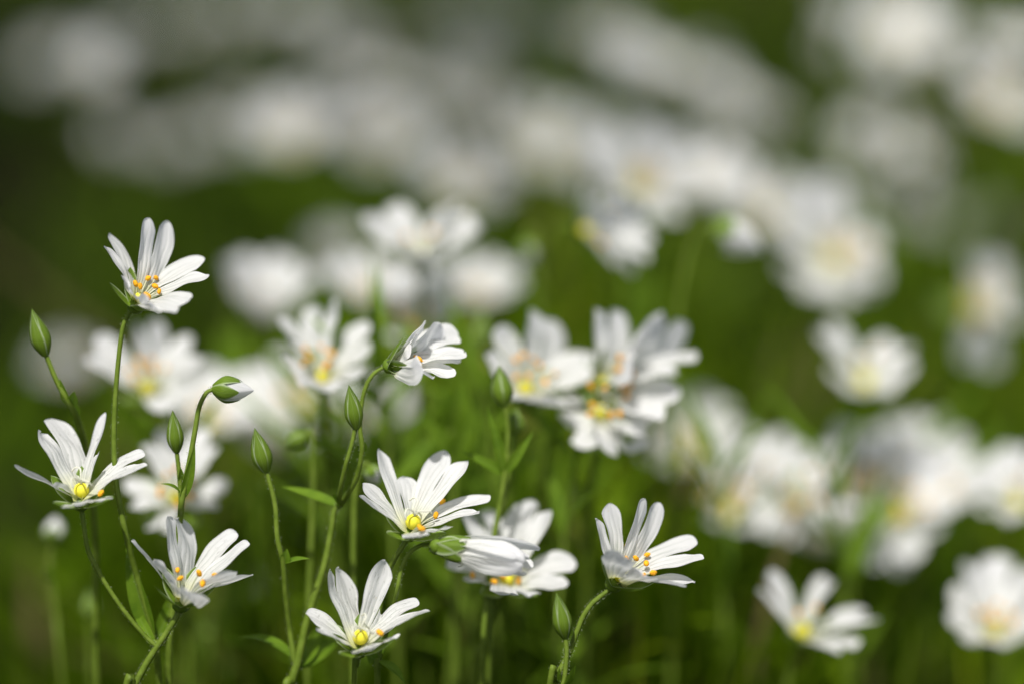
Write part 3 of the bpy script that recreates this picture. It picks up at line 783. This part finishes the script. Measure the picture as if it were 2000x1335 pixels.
UPF = (0.05, .85, .5)
MID = [
 ("soft white flower right behind the tallest stem at left, petals fanned upward", 290, 772, .494, (.0, .80, .60), [((166, 700), (186, 662), -10), ((264, 630), (304, 626), 60), ((376, 660), (398, 698), 10), ((370, 775), (330, 802), -110)], 0.0020),
 ("large soft white flower with orange centre behind the nodding bud stem", 346, 978, .482, (.05, .50, .86), [((241, 950), (254, 992), -20), ((286, 868), (318, 836), 70), ((402, 836), (426, 872), 60), ((446, 950), (426, 994), -20), ((300, 1034), (330, 1040), -80)], 0.0019),
 ("soft upright white flower with yellow centre at centre left", 632, 750, .480, (.0, .78, .62), [((543, 622), (562, 660), 0), ((612, 598), (655, 588), 70), ((720, 632), (730, 672), 30), ((704, 732), (660, 760), -110), ((556, 712), (590, 750), -110)], 0.0026),
 ("white flower seen from the side with two raised petals, above centre left", 822, 524, .512, (.0, 1.0, .02), [((712, 420), (760, 402), 10), ((872, 404), (894, 396), 60), ((924, 424), (942, 444), 10), ((884, 480), (852, 490), -95), ((776, 468), (808, 488), -95)], 0.0028),
 ("soft white flower with yellow base, left half of the central cluster", 1022, 772, .481, (.22, .75, .60), [((969, 640), (951, 690), -20), ((1044, 608), (1080, 628), 70), ((1158, 694), (1166, 728), 30), ((1112, 796), (1136, 786), -70), ((1000, 775), (1050, 786), -120)], 0.0032),
 ("soft white flower facing right, top of the central cluster", 1165, 757, .479, (.80, .38, .45), [((1168, 606), (1206, 608), 50), ((1296, 616), (1340, 634), 70), ((1362, 694), (1322, 724), 10), ((1326, 774), (1296, 814), -40), ((1253, 648), (1236, 700), -80)], 0.0029),
 ("soft white flower below the central cluster with deep yellow centre turned down", 1172, 812, .477, (.12, .40, .90), [((1110, 830), (1128, 874), -30), ((1190, 888), (1236, 882), -60), ((1272, 818), (1258, 852), -20)], 0.0030),
 ("blurred white flower nodding sideways above the central cluster", 1132, 448, .515, (.72, -.02, .70), [((1146, 370), (1180, 392), 30), ((1226, 386), (1262, 408), 60), ((1274, 470), (1266, 508), 10), ((1234, 534), (1200, 520), -40), ((1190, 460), (1215, 440), -90)], 0.0026),
 ("blurred white flower of two raised petals alone at right", 1685, 762, .538, (.1, .95, .2), [((1594, 648), (1618, 628), 20), ((1738, 662), (1780, 678), 30), ((1786, 722), (1752, 764), -60), ((1622, 735), (1655, 765), -90)], 0.0019),
 ("softly blurred white flower with spread petals low at right", 1562, 1248, .490, (.25, .93, .20), [((1480, 1152), (1500, 1116), 0), ((1612, 1126), (1632, 1134), 60), ((1692, 1192), (1716, 1212), 20), ((1676, 1262), (1640, 1276), -60)], 0.0019),
 ("pale flower with orange centre just behind the crisp one facing right", 810, 655, .525, (.0, .75, .65), [((738, 562), (765, 530), 10), ((800, 520), (842, 515), 60), ((886, 540), (906, 582), 20), ((780, 668), (840, 668), -110)], .0026),
 ("big white blurred bowl of petals at upper right", 1630, 520, .595, (.30, .50, .80), [((1502, 440), (1512, 388), 10), ((1560, 350), (1612, 345), 50), ((1716, 470), (1722, 530), 0), ((1692, 574), (1640, 590), -50), ((1572, 570), (1538, 530), -50)], .0030),
 ("blurred white flower with orange centre at the right edge, petals hanging", 1906, 600, .60, (.05, .25, .95), [((1880, 705), (1932, 720), -20), ((1976, 565), (1986, 620), 0), ((1900, 500), (1944, 500), 30)], .0024),
 ("pale blurred flower with beige centre right of the central cluster", 1345, 905, .582, (.0, .75, .65), [((1262, 832), (1280, 792), 20), ((1322, 765), (1368, 762), 60), ((1422, 792), (1450, 832), 20), ((1440, 884), (1410, 908), -70), ((1268, 888), (1300, 908), -70)], .0026),
 ("blurred white flower with a round orange centre in the right hand drift", 1552, 988, .530, (.05, .42, .90), [((1612, 960), (1626, 1015), 0), ((1582, 1050), (1530, 1056), -40), ((1480, 1032), (1462, 978), 0), ((1500, 920), (1540, 905), 40), ((1586, 905), (1620, 920), 40)], .0027),
 ("blurred white flower at the left end of the right hand drift", 1430, 1015, .542, (-.1, .75, .6), [((1374, 962), (1392, 925), 10), ((1416, 890), (1456, 886), 50), ((1482, 922), (1500, 962), 10), ((1400, 1025), (1450, 1035), -110)], .0026),
 ("blurred flower standing at the back of the right hand drift", 1668, 980, .550, (.05, .75, .6), [((1600, 872), (1640, 826), 10), ((1690, 850), (1722, 880), 50), ((1742, 940), (1730, 982), -30), ((1625, 985), (1655, 1000), -100)], .0024),
 ("blurred flower tilted downhill at the right end of the drift", 1755, 1012, .534, (.30, .45, .85), [((1842, 928), (1872, 975), 10), ((1830, 1042), (1790, 1092), -40), ((1742, 1112), (1690, 1100), -50), ((1790, 880), (1832, 890), 50)], .0027),
 ("blurred white flower cut by the right edge beside the drift", 1985, 995, .528, (-.05, .80, .55), [((1908, 932), (1930, 890), 10), ((1965, 870), (2004, 866), 60), ((2042, 900), (2056, 942), 10), ((1935, 1002), (1968, 1016), -90)], .0026),
 ("blurred upright white cup with yellow base at lower right corner", 1940, 1248, .508, (.0, .75, .65), [((1850, 1200), (1856, 1150), 0), ((1884, 1096), (1930, 1086), 60), ((1962, 1085), (2006, 1110), 60), ((2032, 1150), (2036, 1202), 0), ((1900, 1256), (1980, 1258), -110)], .0028),
]
for (lb, x, y, d, ax, sp, hw_) in MID:
    soft_flower(lb, x, y, d, ax, L=.0160*max(1, d/.49), keep=True, specs=[dict(tips=(a, b), s=1, dd=z, sep=.40, bow=.08, hw=hw_*max(1, d/.49), clf=.12 if hw_ < .0022 else .18) for a, b, z in sp], hi=True, nst=2 if ('side' in lb or 'low at right' in lb or 'raised petals' in lb) else 8)

SOFT = [
 # label, px, py(base), d, axis(right, up, toward), theta, spin
 ("soft white flower above and behind the large orange centred one at left", 400, 850, .515, (.1, .85, .45), 52, 40),
 ("blurred white flower below the soft upright one at centre left, its side turned", 590, 815, .515, (-.2, .75, .55), 55, 10),
 ("pale blurred flower low behind the pointed bud at centre", 660, 850, .545, (.1, .8, .5), 60, 30),
 ("blurred flower with orange centre behind the nodding one above the cluster", 1240, 375, .540, (.35, .55, .75), 62, 60),
 ("faint white blur of a flower low right of the upright bud", 1262, 1320, .580, (.0, .8, .6), 62, 15),
 ("faint pale flower low behind the worn flower at bottom centre", 560, 1215, .570, (.1, .8, .6), 60, 45),
 ("small blurred white flower left of the soft upright one", 520, 640, .535, (.1, .9, .4), 40, 10),
 ("narrow blurred white flower beside the tall flower at left", 458, 590, .530, (.25, .9, .3), 22, 50, .0085),
 ("pale blurred flower at left between the tall stem and the edge", 140, 740, .640, (.0, .8, .6), 50, 12, .0095),
 ("blurred white flower over the centre left, behind the side on one", 660, 525, .64, (.0, .85, .5), 45, 22, .0095),
 ("pale blurred flower low behind the middle stems", 1050, 960, .555, (.1, .8, .5), 58, 8),
 ("blurred pale flower left of the middle stems, low", 640, 1040, .560, (.1, .8, .5), 55, 60),
]
for s in SOFT: soft_flower(*s)

EXTRA_RIGHT = [(1715, 965, .552, -.1), (1488, 965, .550, 0), (1830, 985, .556, .2), (1660, 1095, .545, .3), (1590, 1075, .552, .1), (1790, 930, .568, 0)]
for x, y, d, t in EXTRA_RIGHT:
    soft_flower("pale white flower overlapped by others in the blurred right hand drift", x, y, d, (t, .75, .6), 48, (x*7) % 72, L=.0135, keep=True, group="overlapping flowers of the right hand drift")
EXTRA_MID = [(715, 600, .560), (745, 840, .555), (530, 900, .560), (925, 600, .575), (470, 850, .550)]
for x, y, d in EXTRA_MID:
    soft_flower("pale white flower lost among the stems behind the middle flowers", x, y, d, (.1, .78, .55), 46, (x*5) % 72, L=.0120, keep=True, group="pale flowers behind the middle stems")

FAR = [
 ("very blurred flower with an ochre centre at top right", 1745, 75, .66, (.1, .45, .9), 62, 15, "top right"),
 ("very blurred flower with a yellow base at the right edge near the top", 1945, 225, .63, (.1, .75, .65), 58, 50, ""),
 ("upright white smear with peach centre at upper left of centre", 575, 300, .66, (.0, .7, .7), 50, 0, ""),
 ("cream round blur below the top edge left of centre", 740, 300, .68, (.0, .75, .65), 60, 20, ""),
 ("cream smear over the side on flower", 890, 390, .64, (.2, .75, .6), 60, 50, ""),
 ("beige blur above centre", 1060, 300, .69, (.1, .6, .8), 62, 12, ""),
 ("pale blur beside the orange centred flower, above the cluster", 1170, 330, .66, (.1, .75, .65), 60, 40, ""),
 ("white blur behind the fat white bud", 1340, 380, .60, (.2, .8, .5), 55, 10, ""),
 ("white blur sinking behind the fat white bud on its right", 1500, 440, .61, (.1, .8, .5), 58, 30, ""),
]
for s in FAR: soft_flower(*s[:7])

FG = "pale flowers lost in the blur at the back"
FL = {"l": "flower dissolved to a grey pink smear over brown ground at upper left", "m": "flower dissolved into the pale drift along the top middle", "r": "flower dissolved into the sloping pale drift at upper right", "x": "faint tall flower dissolved at the right edge of the upper half"}
LOST = [("l", 90, 110, .86), ("l", 190, 110, .82), ("l", 290, 50, .90), ("l", 250, 275, .80), ("l", 330, 290, .84),
 ("m", 440, 20, .90), ("m", 540, 10, .92), ("m", 690, 50, .78), ("m", 660, 120, .88), ("m", 900, 50, .82), ("m", 980, 40, .82), ("m", 850, 200, .84), ("m", 620, 200, .88),
 ("r", 1170, 70, .80), ("r", 1240, 100, .74), ("r", 1310, 130, .76), ("r", 1390, 170, .76), ("r", 1480, 225, .78), ("r", 1640, 15, .74), ("r", 1790, 110, .74),
 ("x", 1760, 340, .80), ("x", 1990, 90, .72), ("x", 1700, 420, .78), ("x", 1860, 430, .84)]
qq = random.Random(91)
for _ in range(26):
    x = qq.uniform(60, 2000); y = 10+340*qq.random()
    if 1350 < x < 1560 and 240 < y < 350: continue
    if x < 420 and (x < 120 or y > 200): continue
    if 380 < x < 620 and 320 < y: continue
    if 960 < x < 1180 and 120 < y < 190: continue
    LOST.append(("l" if x < 400 else "m" if x < 1050 else "r" if x < 1650 else "x", x, y, qq.uniform(.66, .92), 1))
for i, (c, x, y, d, *one) in enumerate(LOST):
    rr = random.Random(i*31)
    for rep in range(1 if one else 2):
        if rep: x += rr.uniform(-80, 80); y += rr.uniform(-30, 40)
        dk = d*rr.uniform(.95, 1.05) if rep == 0 else d*rr.uniform(1.0, 1.2)
        soft_flower(FL[c], x, y+25, dk, (rr.uniform(-.3, .3), .8, .55), 52+rr.uniform(-10, 10), rr.uniform(0, 72), L=rr.uniform(.0080, .0112), keep=True, group=FG+" ("+{"l": "upper left", "m": "top middle", "r": "upper right", "x": "right edge"}[c]+")", nst=6)

# ------------------------------------------------------------------ leafy shoots without flowers among the middle stems
def shoot(label, pts, d, lv):
    st = to_ground(px_path(pts, d), SR)
    rt = thing("stitchwort_plant", label, "leafy shoot", root_at(st), "leafy stitchwort shoots")
    stem(rt, st, .0005, .0008, k=5, n=6)
    for (a, b, w) in lv: leaf(rt, P(*a, d), P(*b, d-.003), DIR(.2, .2, .8), w, .05, .3, n=9)
shoot("bright leafy shoot of three leaves right of the crisp flower facing right", [(880, 838), (884, 900), (888, 1000), (890, 1340)], .482, [((880, 840), (862, 752), .0050), ((880, 842), (905, 735), .0050), ((884, 900), (830, 815), .0040), ((884, 900), (930, 800), .0045)])
shoot("tall soft green shoot left of the soft upright flower", [(446, 800), (448, 900), (452, 1340)], .56, [((446, 800), (432, 640), .0065), ((446, 800), (470, 620), .0060), ((448, 860), (400, 760), .005)])
shoot("soft green shoot under the nodding blurred flower", [(1248, 640), (1245, 760), (1240, 1340)], .57, [((1248, 640), (1228, 520), .006), ((1248, 640), (1275, 510), .006), ((1246, 700), (1200, 620), .005), ((1246, 700), (1300, 620), .005)])
shoot("pale green shoot low between the upright bud and the right hand drift", [(1410, 1290), (1412, 1340)], .54, [((1410, 1290), (1385, 1190), .006), ((1410, 1290), (1432, 1200), .006)])

# thin leafy stems in the soft zone between and behind the sharp flowers
def soft_stems():
    r = random.Random(77)
    for i in range(34):
        d = r.uniform(.484, .57); x = r.gauss(800, 210); y = r.uniform(690, 950)+abs(x-800)*.35
        if i > 25: x = r.uniform(1250, 1950); y = r.uniform(900, 1120); d = r.uniform(.50, .58)
        lx = r.uniform(-.25, .25)
        pts = [(x, y), (x-lx*60, y+70), (x-lx*170, y+220), (x-lx*260, 1345)]
        st = to_ground(px_path(pts, d), r)
        right = i > 25
        rt = thing("stitchwort_plant", "thin leafy stem blurred in the green between the right hand flowers" if right else "thin leafy stem blurred in the green among the middle flowers", "leafy shoot", root_at(st), "thin blurred stems at right" if right else "thin blurred stems in the middle")
        stem(rt, st, .0004, .0007, k=4, n=6)
        for (px, py), n_ in zip(pts[:3], (0, 1, 2)):
            a = r.uniform(0, 3.14); A = P(px, py, d)
            for z in (0, math.pi):
                o = V((math.cos(a+z), math.sin(a+z)*.6, r.uniform(.7, 1.7)))
                leaf(rt, A, A+o.normalized()*r.uniform(.010, .024), V((0, -.6, 1)), r.uniform(.0014, .0028), .06, .3, n=7)
        if i % 3 == 0:
            o = V((r.uniform(-.3, .3), r.uniform(-.2, .2), 1)).normalized(); bud(rt, P(x, y, d), P(x, y, d)+o*.0075, .003, 0, False, rs=i)
soft_stems()

# ------------------------------------------------------------------ unseen tree added to shade the back of the patch
def shade_tree():
    r = random.Random(12)
    base = V((-1.15, 1.25, 0))
    rt = thing("added_shade_tree", "unseen broad leaved tree added left of the patch to shade its back edge", "tree", base)
    mb = MB(); top = V((-1.05, 1.1, 1.5))
    mb.tube(catmull([base-UP*.03, base.lerp(top, .4)+V((.03, 0, 0)), top, top+V((.1, 0, .6))], 6), [.05-.0018*i for i in range(19)], 10)
    bark = plain("bark_brown", (0.05, 0.035, 0.022), (0.12, 0.09, 0.06), 60, 0.9, 0.0, 1.0)
    mb.build("trunk", bark, rt, base)
    mb = MB()
    tips = []
    for k in range(12):
        e = V((r.uniform(-.75, .75), r.uniform(.22, 1.0), r.uniform(1.15, 1.40)))
        s0 = base.lerp(top, r.uniform(.75, 1)); path = catmull([s0, s0.lerp(e, .5)+UP*.10, e], 6)
        b = MB(); b.tube(path, [.014-.0009*i for i in range(len(path))], 6); b.build("branch", bark, rt, s0)
        tips += path[3:]
    for k in range(1900):
        p = r.choice(tips)+V((r.gauss(0, .10), r.gauss(0, .10), r.gauss(0, .05)))
        if p.y < .17+.05*math.sin(9*p.x): continue
        if p.x > -.05 and r.random() < .30: continue
        d_ = V((r.uniform(-1, 1), r.uniform(-1, 1), r.uniform(-.5, .2))).normalized()
        sheet(mb, p, p+d_*r.uniform(.035, .06), V((r.uniform(-.4, .4), r.uniform(-.4, .4), 1)), r.uniform(.022, .036), .05, .15, 4, 2, 'leaf')
    mb.build("crown", M_CROWN, rt, top)
shade_tree()
